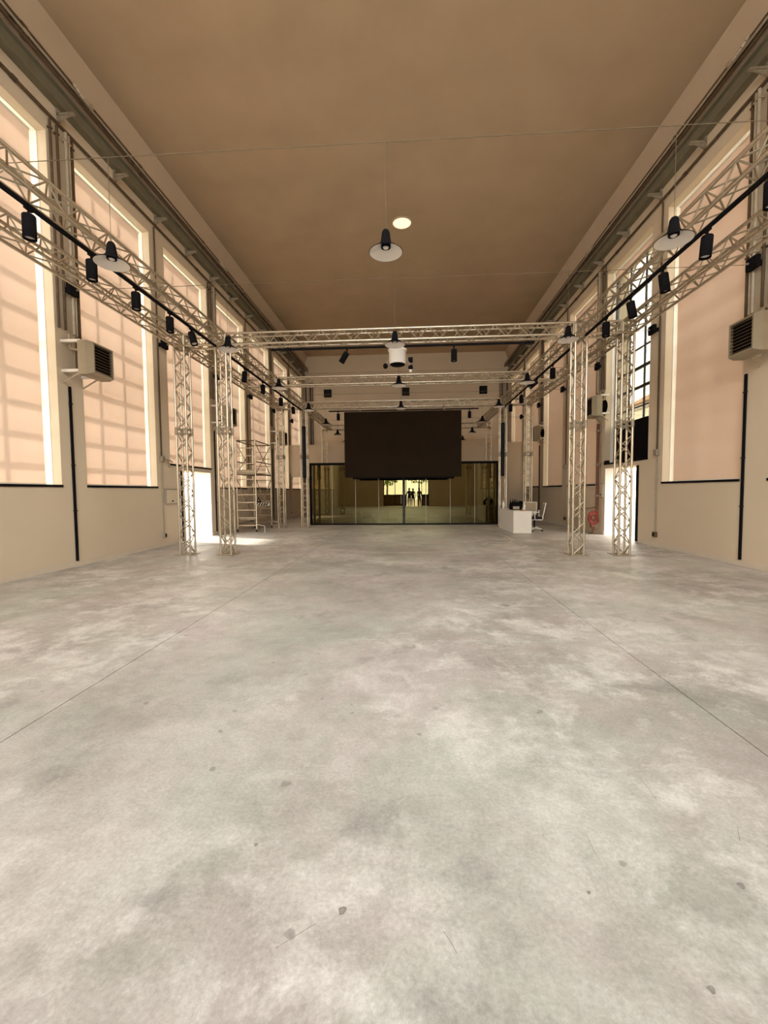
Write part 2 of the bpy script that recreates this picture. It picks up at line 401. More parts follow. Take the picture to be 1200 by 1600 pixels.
# ------------------------------------------------------------------ windows and blinds
wn = 0
for side in ('left', 'right'):
    X, s = sd(side)
    for k in KS:
        a, b = bay(k); wn += 1
        zs = ZD if k == 1 else ZS
        w = struct('window_%d' % wn, loc=(X+s*0.45, (a+b)/2, zs))
        xg = X+s*(0.30 if side == 'right' and k == 1 else 0.45)
        fr = MB()
        for y0, y1 in ((a, a+0.05), (b-0.05, b)): fr.box(xg-0.03, xg+0.03, y0, y1, zs, ZT)
        for z0, z1 in ((zs, zs+0.05), (ZT-0.05, ZT)): fr.box(xg-0.03, xg+0.03, a+0.05, b-0.05, z0, z1)
        fr.build('frame', FRAME, w)
        detail = side == 'right' and k == 1
        zrow = [ZT-0.545*i for i in range(1, 12) if ZT-0.545*i > zs+0.2]
        ycol = [a+WIN/3, a+2*WIN/3]
        if detail:
            zlow = 3.42
            zrow = [z for z in zrow if z > zlow+0.2]
            for z in zrow:
                t = 0.035 if abs(z-4.86) < 0.1 or abs(z-4.315) < 0.1 else 0.014
                MB().box(xg-0.022, xg+0.022, a+0.05, b-0.05, z-t, z+t).build('muntin', FRAME, w)
            for y in ycol: MB().box(xg-0.02, xg+0.02, y-0.014, y+0.014, zlow, ZT-0.05).build('muntin', FRAME, w)
            zz = [zlow]+sorted(zrow)+[ZT-0.05]; yy = [a+0.05]+ycol+[b-0.05]
            for z0, z1 in zip(zz, zz[1:]):
                for y0, y1 in zip(yy, yy[1:]):
                    MB().box(xg-0.003, xg+0.003, y0+0.014, y1-0.014, z0+0.014, z1-0.014).build('pane', PANE, w)
            MB().box(xg-0.05, xg-0.01, a+0.03, b-0.03, zs, zlow).build('blackout_panel', BLACK, w, label='black panel closing the bottom of the window')
        else:
            mu = MB()
            for z in zrow: mu.box(xg-0.022, xg+0.022, a+0.05, b-0.05, z-0.05, z+0.05)
            for y in ycol: mu.box(xg-0.02, xg+0.02, y-0.04, y+0.04, zs+0.05, ZT-0.05)
            mu.build('muntins', FRAME, w)
            MB().box(xg-0.003, xg+0.003, a+0.05, b-0.05, zs+0.05, ZT-0.05).build('glazing', PANE, w)
        li = MB(); d0_, d1_ = (0.175, 0.41) if not detail else (0.175, 0.26)
        for yy in (a, b-0.012): li.box(X+s*d0_, X+s*d1_, yy+0.001, yy+0.011, zs+0.01, ZT-0.012)
        li.box(X+s*d0_, X+s*d1_, a+0.012, b-0.012, ZT-0.012, ZT-0.001); li.build('daylight_strip', DAYLIT, w)  # added strips behind the blinds, daylight on the jambs painted as white
        # dark steel edge of the sill, flush with the wall face
        MB().box(X-s*0.02, X+s*0.02, a-0.01, b+0.01, zs-0.035, zs+0.012).build('sill_edge', BLACK, w)
        # roller blind
        
        xb = X+s*0.16
        y0, y1 = a+0.06, b-0.18
        nm = {'left': 'sunlit pink-beige', 'right': 'shaded tan'}[side]
        if detail:
            lab = 'rolled-up blind cassette over the only uncovered black-barred window'
        elif k == 1: lab = 'short sunlit pink-beige roller blind above the doorway on the left wall'
        elif k in (-2, -3): lab = nm+' roller blind on the '+side+' wall, '+('just outside the frame' if k == -2 else 'behind the camera')
        elif k == 5: lab = nm+' roller blind on the '+side+' wall, behind the far white partition'
        else: lab = nm+' roller blind on the '+side+' wall, '+{-1: 'before the nearest heater', 0: 'past the nearest heater', 2: 'first past the doorway', 3: 'second past the doorway', 4: 'third past the doorway'}[k]
        t = thing('roller_blind', lab, 'blind', (xb, (y0+y1)/2, ZT), 'roller blinds in the tall windows')
        MB().tube((xb, y0, ZT-0.13), (xb, y1, ZT-0.13), 0.022, 10).build('roller_tube', WHITE, t)
        zb = zs+0.03
        if detail: zb = ZT-0.35
        fb = MB(); nz, ny = 24, 8; vv = []
        for i in range(nz+1):
            for j in range(ny+1):
                u = i/nz; v = j/ny
                dx = 0.006*math.sin(v*6.3+k)*math.sin(u*3.1)+0.004*math.sin(u*9+v*3)
                vv.append((xb+dx, y0+(y1-y0)*v, ZT-0.13+(zb-ZT+0.13)*u))
        fb.add(vv, [(i*(ny+1)+j, i*(ny+1)+j+1, (i+1)*(ny+1)+j+1, (i+1)*(ny+1)+j) for i in range(nz) for j in range(ny)], True)
        fb.build('fabric', BLIND, t)
        MB().bevbox(xb-0.012, xb+0.012, y0, y1, zb-0.02, zb+0.012, 0.004).build('bottom_rail', WHITE, t)

# side doors in the third bay
for side, dn in (('left', 1), ('right', 2)):
    X, s = sd(side)
    d = struct('door_%d' % dn, loc=(X, 12.6, 0))
    f = MB(); f.box(X-s*0.03, X+s*0.08, 11.56, 11.70, 0, 2.13)
    if side == 'left': f.build('door_post', WHITE, d)
    for z in () if side == 'right' else (0.25, 1.1, 1.9): MB().tube((X-s*0.036, 11.69, z-0.06), (X-s*0.036, 11.69, z+0.06), 0.018, 8).build('hinge', STEEL, d)
    MB().bevbox(X+s*0.004, X+s*0.05, 11.70 if side == 'left' else 11.662, 11.97 if side == 'left' else 11.82, 0.01, 2.095, 0.006).build('fixed_leaf', BLACK, d, label='narrow dark fixed door leaf')
    MB().box(X+s*0.0, X+s*TH, 13.60, 13.62, 0, 2.10).build('jamb_lining', WHITE, d)

# ------------------------------------------------------------------ service pipes under the cornice
for side in ('left', 'right'):
    X, s = sd(side)
    i_ = -s
    t = thing('steel_girder', 'olive-grey steel girder running high along the '+side+' wall', 'girder', (X, 11, 8.7))
    g = MB(); g.box(X+i_*0.003, X+i_*0.10, YB+.01, YE-.2, 8.76, 9.02); g.box(X+i_*0.003, X+i_*0.16, YB+.01, YE-.2, 8.73, 8.76); g.box(X+i_*0.003, X+i_*0.16, YB+.01, YE-.2, 9.02, 9.05)
    g.build('web_and_flanges', OLIVE, t)
    yy = 0.30
    while yy < YE-0.5:
        m = MB(); m.box(X+i_*0.02, X+i_*0.34, yy-0.03, yy+0.03, 8.60, 8.64); m.box(X+i_*0.01, X+i_*0.05, yy-0.03, yy+0.03, 8.49, 8.73)
        m.add([(X+i_*0.05, yy-0.012, 8.50), (X+i_*0.30, yy-0.012, 8.60), (X+i_*0.05, yy-0.012, 8.60), (X+i_*0.05, yy+0.012, 8.50), (X+i_*0.30, yy+0.012, 8.60), (X+i_*0.05, yy+0.012, 8.60)], [(0, 1, 2), (3, 5, 4), (0, 3, 4, 1), (1, 4, 5, 2), (2, 5, 3, 0)])
        m.build('bracket', STEEL, t); yy += 1.515
    specs = [(0.10, 9.385, 0.034, DARKP, 'dark pipe uppermost of the bundle under the ceiling cornice'),
             (0.19, 9.33, 0.026, TANP, 'beige pipe second from top under the ceiling cornice'),
             (0.25, 9.24, 0.034, DARKP, 'dark pipe third from top, hung in front of the steel girder'),
             (0.29, 9.15, 0.024, TANP, 'thin beige pipe fourth from top, in front of the steel girder'),
             (0.27, 9.06, 0.030, DARKP, 'dark pipe lowest of the bundle, in front of the steel girder'),
             (0.045, 8.43, 0.028, DARKP, 'dark conduit between the steel girder and the window heads')]
    for dx, z, r, m, lab in specs:
        q = MB(); q.tube((X+i_*dx, YB+.01, z), (X+i_*dx, YE-.01, z), r, 8)
        y = 0.9
        while y < YE: q.lathe((X+i_*dx, y, z), [(r*1.35, -0.05), (r*1.35, 0.05)], 8, 'Y'); y += BAY
        tag(q.build('service_pipe', m), lab+' on the '+side+' wall', 'pipe')
    # pipe drops at the piers
    for k in (-1, 1, 3):
        yc = P0+BAY*(k+1)-0.315; idx = (k+1)//2
        t = thing('pipe_drop', 'group of pipes dropping down the pier to the '+ORD[idx]+' fan heater, '+side+' wall', 'pipes', (X+i_*0.05, yc, 4.4))
        for dy, zt, zb, r, dx, m in ((-0.26, 8.37, 4.6, 0.022, 0.04, DARKP), (-0.12, 8.37, 4.6, 0.024, 0.05, DARKP), (0.05, 8.37, 4.56, 0.030, 0.08, TANP), (0.13, 8.37, 4.56, 0.024, 0.07, TANP), (0.24, 8.37, 4.56, 0.026, 0.04, DARKP)):
            q = MB(); q.tube((X+i_*dx, yc+dy, zb), (X+i_*dx, yc+dy, zt), r, 8)
            for z in (8.2, 6.8, 5.6): q.box(X+i_*.003, X+i_*(dx+r*1.2), yc+dy-r*1.3, yc+dy+r*1.3, z, z+0.03)
            q.build('pipe', m, t)
        # expansion loop at the top of the drop
        lp = [(X+i_*(0.37+0.08*math.sin(a)), yc+0.18-0.22*math.cos(a), 9.16-0.16*math.sin(a)) for a in [math.pi*j/8 for j in range(9)]]
        MB().path(lp, 0.03, 8).build('loop', TANP, t)
        if not (side == 'right' and k == 1):
            q = thing('flat_duct', 'flat black cable duct running down the pier below the '+ORD[idx]+' fan heater, '+side+' wall', 'duct', (X, yc-0.05, 0.1))
            MB().bevbox(X+i_*.003, X+i_*0.035, yc-0.075 if side == 'left' else yc+0.19, yc-0.025 if side == 'left' else yc+0.24, 0.11, 3.54, 0.006).build('duct_cover', BLACK, q)
            for z in (1.1, 2.0, 3.2):
                yk = yc-0.05 if side == 'left' else yc+0.215
                MB().box(X+i_*.003, X+i_*0.045, yk-0.035, yk+0.035, z, z+0.02).build('clip', RUBBER, q)
    for k in (0, 2, 4):
        if side == 'right' and k == 4: pass
        yc = P0+BAY*(k+1)-0.315; idx = k//2
        t = thing('electrical_conduit', 'thin conduit with valve box and floor-level socket, '+ORD[idx]+' on the '+side+' wall', 'conduit', (X, yc, 0.3))
        yv = yc-0.13
        MB().tube((X+i_*0.03, yv, 2.42), (X+i_*0.03, yv, 8.37), 0.020, 8).build('upper_pipe', DARKP, t)
        MB().tube((X+i_*0.03, yv, 0.36), (X+i_*0.03, yv, 2.30), 0.014, 8).build('lower_pipe', STEEL, t)
        MB().bevbox(X+i_*.003, X+i_*0.09, yv-0.07, yv+0.07, 2.28, 2.43, 0.012).build('junction_box', STEEL, t)
        if side == 'left':
            MB().path([(X+i_*0.07, yv+0.05, 2.36), (X+i_*0.09, yv+0.30, 2.33), (X+i_*0.09, yv+0.40, 2.30)], 0.018, 8).path([(X+i_*0.08, yv+0.18, 2.34), (X+i_*0.08, yv+0.26, 2.16)], 0.014, 8).build('pipe_branch', STEEL, t)
        sb = MB().bevbox(X+i_*.003, X+i_*0.07, yv-0.06, yv+0.06, 0.24, 0.37, 0.01).build('socket', GREYP if side == 'left' else DARKP, t)
        MB().box(X+i_*0.07, X+i_*0.078, yv-0.025, yv+0.04, 0.265, 0.345).build('socket_face', BLACK, sb)

# ------------------------------------------------------------------ fan heaters
def heater(side, k):
    X, s = sd(side); i_ = -s
    y0 = (7.67 if side == 'left' else 7.32)+2*BAY*k; y1 = y0+0.60
    xb = X+i_*(0.36 if side == 'left' else 0.22); xf = xb+i_*0.30
    z0, z1 = 3.72, 4.36
    t = thing('fan_heater', 'beige louvred fan heater box, '+ORD[k]+' of three bracketed on the '+side+' wall', 'heater', (X, (y0+y1)/2, z0), 'fan heaters on the wall piers')
    xm = xb+i_*0.18
    MB().bevbox(xb, xm, y0, y1, z0, z1, 0.012).build('casing', BEIGE, t)
    c = MB(); e = 0.035
    A = [(xm, y0, z0), (xm, y1, z0), (xm, y1, z1), (xm, y0, z1)]
    B = [(xf, y0+e, z0+e), (xf, y1-e, z0+e), (xf, y1-e, z1-e), (xf, y0+e, z1-e)]
    g = 0.03
    Cc = [(xf, y0+e+g, z0+e+g), (xf, y1-e-g, z0+e+g), (xf, y1-e-g, z1-e-g), (xf, y0+e+g, z1-e-g)]
    D = [(xf-i_*0.06, p[1], p[2]) for p in Cc]
    c.add(A+B+Cc+D, [(i, (i+1) % 4, 4+(i+1) % 4, 4+i) for i in range(4)]+[(4+i, 4+(i+1) % 4, 8+(i+1) % 4, 8+i) for i in range(4)]+[(8+i, 8+(i+1) % 4, 12+(i+1) % 4, 12+i) for i in range(4)])
    c.build('front_hood', BEIGE, t)
    MB().box(xf-i_*0.062, xf-i_*0.055, y0+e+g, y1-e-g, z0+e+g, z1-e-g).build('dark_coil', BLACK, t)
    n = 9
    for j in range(n):
        z = z0+e+g+0.03+(z1-z0-2*e-2*g-0.05)*j/(n-1)
        q = MB(); q.add([(xf-i_*0.002, y0+e+g, z-0.016), (xf-i_*0.002, y1-e-g, z-0.016), (xf-i_*0.045, y1-e-g, z+0.016), (xf-i_*0.045, y0+e+g, z+0.016),
                         (xf-i_*0.004, y0+e+g, z-0.022), (xf-i_*0.004, y1-e-g, z-0.022), (xf-i_*0.047, y1-e-g, z+0.010), (xf-i_*0.047, y0+e+g, z+0.010)],
                        [(0, 1, 2, 3), (7, 6, 5, 4), (0, 4, 5, 1), (2, 6, 7, 3), (0, 3, 7, 4), (1, 5, 6, 2)])
        q.build('slat', DARKP, t)
    for z in (z0+0.06, z1-0.02):
        for y in (y0+0.03, y1-0.09):
            MB().box(X+i_*.003, xb+i_*0.04, y, y+0.06, z, z+0.05).build('bracket_arm', WHITE, t)
    for y in (y0+0.05, y1-0.07):
        MB().tube((X+i_*0.02, y, z0-0.14), (xb+i_*0.02, y, z0+0.05), 0.015, 6).build('strut', TANP, t)
    MB().lathe((xb-i_*0.10, (y0+y1)/2, (z0+z1)/2), [(0.05, -0.05), (0.09, 0.0), (0.09, 0.07), (0.22, 0.075), (0.22, 0.095)], 16, 'X').build('fan_motor', BLACK, t)
    MB().path([(X+i_*0.08, y0+0.16, z1+0.17), (X+i_*0.1, y0+0.16, z1-0.1), (xb+i_*0.02, y0+0.16, z1-0.16)], 0.022, 8).build('feed_pipe', TANP, t)
    MB().path([(X+i_*0.08, y0+0.34, z1+0.17), (X+i_*0.1, y0+0.30, z0+0.2), (xb+i_*0.02, y0+0.30, z0+0.14)], 0.022, 8).build('return_pipe', DARKP, t)
for side in ('left', 'right'):
    for k in range(3): heater(side, k)

# ------------------------------------------------------------------ aluminium truss rig
XIL, XIR, XOL, XOR = -4.23, 3.70, -5.20, 4.68
ROW = [2.13, 9.44, 16.75, 22.50]
HS, CR, BR = 0.12, 0.024, 0.0115
def lattice(t, p, q, single=True, start=0):
    """square box truss from p to q: four chords, zigzag diagonals on four faces"""
    p, q = Vector(p), Vector(q); d = (q-p); L = d.length; d.normalize()
    if abs(d.z) > 0.5: a, b = Vector((1, 0, 0)), Vector((0, 1, 0))
    elif abs(d.x) > 0.5: a, b = Vector((0, 1, 0)), Vector((0, 0, 1))
    else: a, b = Vector((1, 0, 0)), Vector((0, 0, 1))
    cs = [(a*i+b*j)*HS for i, j in ((-1, -1), (1, -1), (1, 1), (-1, 1))]
    for c in cs: rod('chord', p+c, q+c, CR, ALU, t, 10)
    n = max(2, round(L/0.24)); st = L/n
    mb = MB()
    for f in range(4):
        c0, c1 = cs[f], cs[(f+1) % 4]
        for i in range(n):
            u, v = (c0, c1) if (i+f) % 2 == 0 else (c1, c0)
            A, B_ = p+u+d*(st*i), p+v+d*(st*(i+1))
            if single: rod('diagonal_brace', A, B_, BR, SHADED_BRACE, t, 5)
            else: mb.tube(A, B_, BR, 4, caps=False)
    for e in (p, q):
        for f in range(4):
            A, B_ = e+cs[f], e+cs[(f+1) % 4]
            mb.tube(A, B_, BR*1.2, 5)
    o = mb.build('end_struts' if single else 'diagonals', SHADED_BRACE, t)
    if not single: o['kind'] = 'stuff'
ZTR = 4.90
def tower(x, y, lab, single):
    t = thing('truss_tower', lab, 'truss tower', (x, y, 0), 'aluminium truss towers')
    MB().bevbox(x-0.21, x+0.21, y-0.21, y+0.21, 0.0, 0.012, 0.004).build('base_plate', STEEL, t)
    lattice(t, (x, y, 0.012), (x, y, ZTR-HS-0.03), single)
    j = MB(); zj = 2.86
    for i, k in ((-1, -1), (1, -1), (1, 1), (-1, 1)):
        j.lathe((x+i*HS, y+k*HS, zj), [(0.024, -0.09), (0.036, -0.06), (0.036, 0.06), (0.024, 0.09)], 10)
    for a, b in (((-1, -1), (1, -1)), ((1, -1), (1, 1)), ((1, 1), (-1, 1)), ((-1, 1), (-1, -1))):
        for z in (zj-0.05, zj+0.05): j.tube((x+a[0]*HS, y+a[1]*HS, z), (x+b[0]*HS, y+b[1]*HS, z), 0.014, 5)
    j.build('joint_collar', STEEL, t)
    c = MB()
    zs_ = (ZTR-HS, ZTR+HS); 
    for z in zs_:
        pts = [(x-HS, y-HS, z), (x+HS, y-HS, z), (x+HS, y+HS, z), (x-HS, y+HS, z)]
        for a, b in zip(pts, pts[1:]+pts[:1]): c.tube(a, b, CR, 8)
    for i, k in ((-1, -1), (1, -1), (1, 1), (-1, 1)): c.tube((x+i*HS, y+k*HS, ZTR-HS-0.03), (x+i*HS, y+k*HS, ZTR+HS), CR, 8)
    c.tube((x-HS, y-HS, ZTR-HS), (x+HS, y-HS, ZTR+HS), BR, 5).tube((x+HS, y+HS, ZTR-HS), (x-HS, y+HS, ZTR+HS), BR, 5)
    c.build('corner_block', ALU, t)
tl = {1: 'front row', 2: 'second row, beside the glass'}
for r in (1, 2):
    for x, nm in ((XOL, 'outer left, by the wall'), (XIL, 'inner left'), (XIR, 'inner right'), (XOR, 'outer right, by the wall')):
        tower(x, ROW[r], 'aluminium lattice truss tower in the '+tl[r]+', '+nm, r == 1)
tower(-4.56, ROW[3], 'far aluminium truss tower behind the glass, left end', False)
tower(4.22, ROW[3], 'far aluminium truss tower behind the glass, right end', False)

def span(p, q, lab, single): 
    t = thing('truss_girder', lab, 'truss', ((p[0]+q[0])/2, (p[1]+q[1])/2, ZTR), 'overhead aluminium trusses')
    lattice(t, p, q, single)
G = HS+CR+0.017
for nm, x, out in (('left inner', XIL, 0), ('left outer', XOL, 1), ('right inner', XIR, 0), ('right outer', XOR, 1)):
    for r in range(3 if not out else 2):
        lb = ['above the open floor, nearest the camera', 'between the first and second tower rows', 'past the second towers to the far end'][r]
        xx = x
        span((xx, ROW[r]+G, ZTR), (xx, ROW[r+1]-G, ZTR), nm+' lengthwise box truss '+lb, r == 0)
span((XIL+G, ROW[1], ZTR), (XIR-G, ROW[1], ZTR), 'nearest cross truss with a black track and white drum hung below', True)
ym = 13.10
span((XIL+HS+2*CR, ym, ZTR), (XIR-HS-2*CR, ym, ZTR), 'second cross truss, bare, midway between the tower rows', True)
span((XIL+G, ROW[2], ZTR), (XIR-G, ROW[2], ZTR), 'third cross truss carrying the dark screen', False)
span((-4.56+G, ROW[3], ZTR), (4.22-G, ROW[3], ZTR), 'farthest cross truss, partly hidden by the dark screen', False)
for y, nm in ((ROW[1], 'nearest tower pair'), (ym, 'lengthwise trusses halfway along'), (ROW[2], 'second tower pair')):
    g2 = G if y != ym else HS+2*CR
    span((XOL+g2, y, ZTR), (XIL-g2, y, ZTR), 'short link truss joining the '+nm+', left side', y < 13)
    span((XIR+g2, y, ZTR), (XOR-g2, y, ZTR), 'short link truss joining the '+nm+', right side', y < 13)

# ------------------------------------------------------------------ lighting tracks and spots
ZTK = 4.665
def track(p, q, lab):
    t = thing('light_track', lab, 'light track', ((p[0]+q[0])/2, (p[1]+q[1])/2, ZTK))
    d = Vector(q)-Vector(p)
    if abs(d.x) > abs(d.y): MB().bevbox(p[0], q[0], p[1]-0.02, p[1]+0.02, ZTK-0.022, ZTK+0.022, 0.004).build('rail', BLACK, t)
    else: MB().bevbox(p[0]-0.02, p[0]+0.02, p[1], q[1], ZTK-0.022, ZTK+0.022, 0.004).build('rail', BLACK, t)
    n = max(2, int(d.length/1.6))
    for i in range(n+1):
        c = Vector((p[0], p[1], ZTK))+d*((i+0.12)/(n+0.24))
        for e in (-HS, HS):
            o = Vector((0, e, 0)) if abs(d.x) > abs(d.y) else Vector((e, 0, 0))
            rod('hanger', c+Vector((0, 0, 0.02)), c+o+Vector((0, 0, ZTR-HS-CR-ZTK-0.012)), 0.007, STEEL, t, 5)
track((XIL, 2.4, 0), (XIL, 9.1, 0), 'black light track under the near left truss, with cylinder spots')
track((XIL, 9.85, 0), (XIL, 16.4, 0), 'black light track under the far left truss')
track((XIR, 2.4, 0), (XIR, 9.1, 0), 'black light track under the near right truss, with cylinder spots')
track((XIR, 9.85, 0), (XIR, 16.4, 0), 'black light track under the far right truss')
track((-3.10, ROW[1], 0), (2.75, ROW[1], 0), 'black light track under the nearest cross truss')
track((-3.2, ROW[2], 0), (2.75, ROW[2], 0), 'black light track under the third cross truss, above the screen')
def spot(x, y, lab, tilt=(0, 0), L=0.26, r=0.066):
    t = thing('track_spotlight', lab, 'spotlight', (x, y, ZTK), 'black cylinder spotlights on the tracks')
    MB().bevbox(x-0.018, x+0.018, y-0.05, y+0.05, ZTK-0.048, ZTK-0.0235, 0.004).build('track_adapter', BLACK, t)
    MB().tube((x, y, ZTK-0.04), (x, y, ZTK-0.10), 0.013, 8).build('swivel_stem', BLACK, t)
    piv = Vector((x, y, ZTK-0.10))
    rotm = Matrix.Translation(piv) @ Matrix.Rotation(tilt[0], 4, 'X') @ Matrix.Rotation(tilt[1], 4, 'Y')
    b = MB().lathe((0, 0, 0), [(0.0, 0.0), (r*0.9, 0.0), (r, -0.01), (r, -L), (r*0.86, -L), (r*0.8, -L+0.03)], 18)
    bo = link('lamp_body', b.mesh('lamp_body', BLACK), t, rotm)
    link('lens', MB().disc((0, 0, -L+0.028), r*0.8, 18).mesh('lens', REFL), t, rotm)
for i, (y, tl_) in enumerate(((3.65, (0, 0)), (4.57, (0, 0)), (5.49, (0, 0)), (6.40, (0.0, 0)), (7.32, (0, 0)), (8.05, (-0.2, -0.35)), (10.71, (0, 0.1)), (12.04, (0, 0)), (13.75, (0, 0)), (15.2, (0.2, 0)))):
    spot(XIL, y, 'black cylinder spotlight on the left track, '+ORD[i]+' from the camera', tl_)
for i, (y, tl_) in enumerate(((4.62, (0, 0)), (5.54, (0, 0.08)), (6.44, (0, -0.15)), (7.34, (0, -0.2)), (8.19, (0, 0)), (11.09, (0, 0)), (12.41, (0.0, 0.9)), (14.09, (0, 0)), (15.54, (0, 0)))):
    spot(XIR, y, 'black cylinder spotlight on the right track, '+ORD[i]+' from the camera', tl_)
spot(-1.37, ROW[1], 'black spotlight tilted on the nearest cross track, left of the white drum', (0.25, 0.6))
spot(1.01, ROW[1], 'black spotlight hanging straight on the nearest cross track, right of the white drum')
spot(-2.82, ROW[2], 'black spotlight above the top left corner of the dark screen')
spot(2.40, ROW[2], 'black spotlight above the top right corner of the dark screen')

# ------------------------------------------------------------------ pendants on wires
YW = [4.87+BAY*i for i in range(7)]
ZW = 5.40
def pendant(x, y, lab, z=4.18):
    t = thing('pendant_lamp', lab, 'pendant lamp', (x, y, z), 'enamel pendant lamps hung on the cross wires')
    R_ = 0.19
    MB().lathe((x, y, z), [(R_, 0.0), (R_+0.004, 0.004), (R_*0.80, 0.035), (R_*0.45, 0.075), (0.065, 0.105), (0.058, 0.13), (0.045, 0.225), (0.030, 0.25), (0.0, 0.252)], 32).build('shade', BLACK, t)
    MB().lathe((x, y, z), [(R_-0.002, 0.001), (R_*0.79, 0.031), (R_*0.44, 0.070), (0.06, 0.098), (0.0, 0.10)], 32).build('reflector', REFL, t)
    MB().lathe((x, y, z), [(0.055, 0.098), (0.055, 0.055), (0.045, 0.05), (0.045, 0.08)], 20).build('lamp_socket', BLACK, t)
    MB().ell((x, y, z+0.065), 0.036, 0.036, 0.026).build('bulb', REFL, t)
    MB().tube((x, y, z+0.25), (x, y, ZW-0.008), 0.003, 6).build('cord', WIRE, t)
for i, y in enumerate(YW):
    o = MB().tube((XL+0.242, y+0.02, ZW), (XR-0.242, y+0.06, ZW), 0.005, 6)
    tag(o.build('suspension_wire', WIRE), 'taut wire spanning between both side walls, '+ORD[i]+' from the camera', 'wire')
    for side in ('left', 'right'):
        X, s = sd(side)
        t = thing('wire_anchor', 'small black anchor box at the '+side+' wall end of the '+ORD[i]+' cross wire', 'anchor box', (X, y, ZW), 'black anchor boxes on the piers')
        MB().bevbox(X-s*0.115, X-s*0.20, y-0.14, y+0.10, ZW-0.12, ZW+0.09, 0.012).build('box', BLACK, t); MB().box(X-s*.003, X-s*0.12, y-0.05, y+0.01, ZW-0.05, ZW+0.03).build('mount', BLACK, t)
        MB().tube((X-s*0.20, y+0.03, ZW), (X-s*0.24, y+0.03, ZW), 0.02, 8).build('turnbuckle', STEEL, t)
        if i == 0: pass
rows = [('left', [-3.52, -3.45, -3.42, -3.36, -3.38, -3.42, -3.5]), ('middle', [-0.25]*4), ('right', [2.93, 2.92, 3.03, 2.96, 2.95, 3.0, 2.94])]
for nm, xs_ in rows:
    for i, x in enumerate(xs_):
        pendant(x, YW[i]+0.02+0.04*(x-XL-0.242)/(XR-XL-0.484), 'black pendant lamp with white inside, '+ORD[i]+' from the camera in the '+nm+' row')

# white drum with small black spots under the nearest cross truss
t = thing('hanging_drum', 'white cylindrical drum with black underside under the nearest cross truss', 'drum', (-0.24, ROW[1], 4.25))
dx_, dy_ = -0.24, ROW[1]
MB().lathe((dx_, dy_, 4.25), [(0.165, 0.02), (0.19, 0.03), (0.19, 0.30), (0.20, 0.30), (0.21, 0.34), (0.17, 0.36), (0.0, 0.36)], 32).build('shell', REFL, t)
MB().lathe((dx_, dy_, 4.25), [(0.0, 0.0), (0.15, 0.0), (0.168, 0.012), (0.168, 0.03), (0.0, 0.03)], 32).build('underside', BLACK, t)
for e in (-0.1, 0.1): rod('hanger', (dx_+e, dy_-0.09, 4.60), (dx_+e, dy_-HS, ZTR-HS-CR-.002), 0.012, STEEL, t)
for i, (x, z, lab) in enumerate(((-0.51, 4.24, 'small black ball spot at the left of the white drum'), (0.05, 4.36, 'small black square spot at the right of the white drum'), (0.05, 4.20, 'small black ball spot with white tip below the white drum'))):
    t = thing('mini_spotlight', lab, 'spotlight', (x, dy_, z), 'mini spots around the white drum')
    if i == 1: MB().bevbox(x-0.05, x+0.05, dy_-0.05, dy_+0.05, z-0.05, z+0.05, 0.01).build('head', BLACK, t)
    else: MB().ell((x, dy_, z), 0.055, 0.055, 0.06).build('head', BLACK, t)
    oy = (0, 0.07, -0.07)[i]; rod('arm', (x, dy_+oy*0.4, z+0.03), (dx_+(0.202 if x > dx_ else -0.202), dy_+oy, 4.36), 0.010, STEEL, t)
    if i == 2: MB().lathe((x, dy_, z-0.055), [(0.0, -0.05), (0.03, -0.045), (0.035, 0.0)], 12).build('bulb', REFL, t)

# ceiling skylight
t = thing('ceiling_light', 'bright round light set into the brown ceiling', 'ceiling light', (-0.18, 13.74, ZC))
MB().lathe((-0.18, 13.74, ZC), [(0.33, -0.001), (0.33, -0.02), (0.29, -0.03), (0.285, -0.004)], 40).build('trim_ring', CORN, t)
MB().disc((-0.18, 13.74, ZC-0.008), 0.286, 40).build('diffuser', LAMP, t)

# end wall: black speakers and corner pipes
for x, nm in ((-5.10, 'at its left'), (-0.17, 'at its middle, behind a pendant'), (4.62, 'at its right')):
    t = thing('wall_speaker', 'black square speaker high on the far end wall, '+nm, 'speaker', (x, YE, 7.65), 'square speakers on the end wall')
    MB().bevbox(x-0.23, x+0.23, YE-0.20, YE, 7.42, 7.88, 0.015).build('cabinet', BLACK, t)
    MB().box(x-0.20, x+0.20, YE-0.206, YE-0.20, 7.45, 7.85).build('grille', RUBBER, t)
for x0, nm, s in ((XL, 'left', 1), (XR, 'right', -1)):
    t = thing('corner_pipe', 'group of vertical pipes in the '+nm+' corner of the far end wall', 'pipes', (x0+s*0.3, YE, 4))
    for dx, r, m in ((0.12, 0.05, DARKP), (0.30, 0.04, TANP), (0.42, 0.05, DARKP), (0.55, 0.03, DARKP)):
        MB().tube((x0+s*dx, YE-0.07, 0.05), (x0+s*dx, YE-0.07, 8.36), r, 8).build('pipe', m, t)

# ------------------------------------------------------------------ dark screen
sx0, sx1, sz0, sz1, sy = -2.54, 2.05, 1.99, 4.57, 16.45
t = thing('projection_screen', 'large dark brown screen hanging from the third cross truss', 'screen', ((sx0+sx1)/2, sy, sz0))
MB().bevbox(sx0, sx1, sy, sy+0.09, sz0, sz1, 0.008).build('panel', SCREEN, t)
MB().bevbox(sx0+0.30, sx1-0.30, sy+0.05, sy+0.30, sz0-0.05, sz0, 0.01).build('bottom_rail', BLACK, t)
for x in (-1.91, 1.39):
    MB().box(x-0.015, x+0.015, sy+0.03, sy+0.06, sz1, ZTR-HS-0.02).build('hanger', STEEL, t)
    MB().box(x-0.03, x+0.03, sy+0.03, ROW[2]-HS+0.03, ZTR-HS-0.05, ZTR-HS-CR-.003).build('hook', STEEL, t)

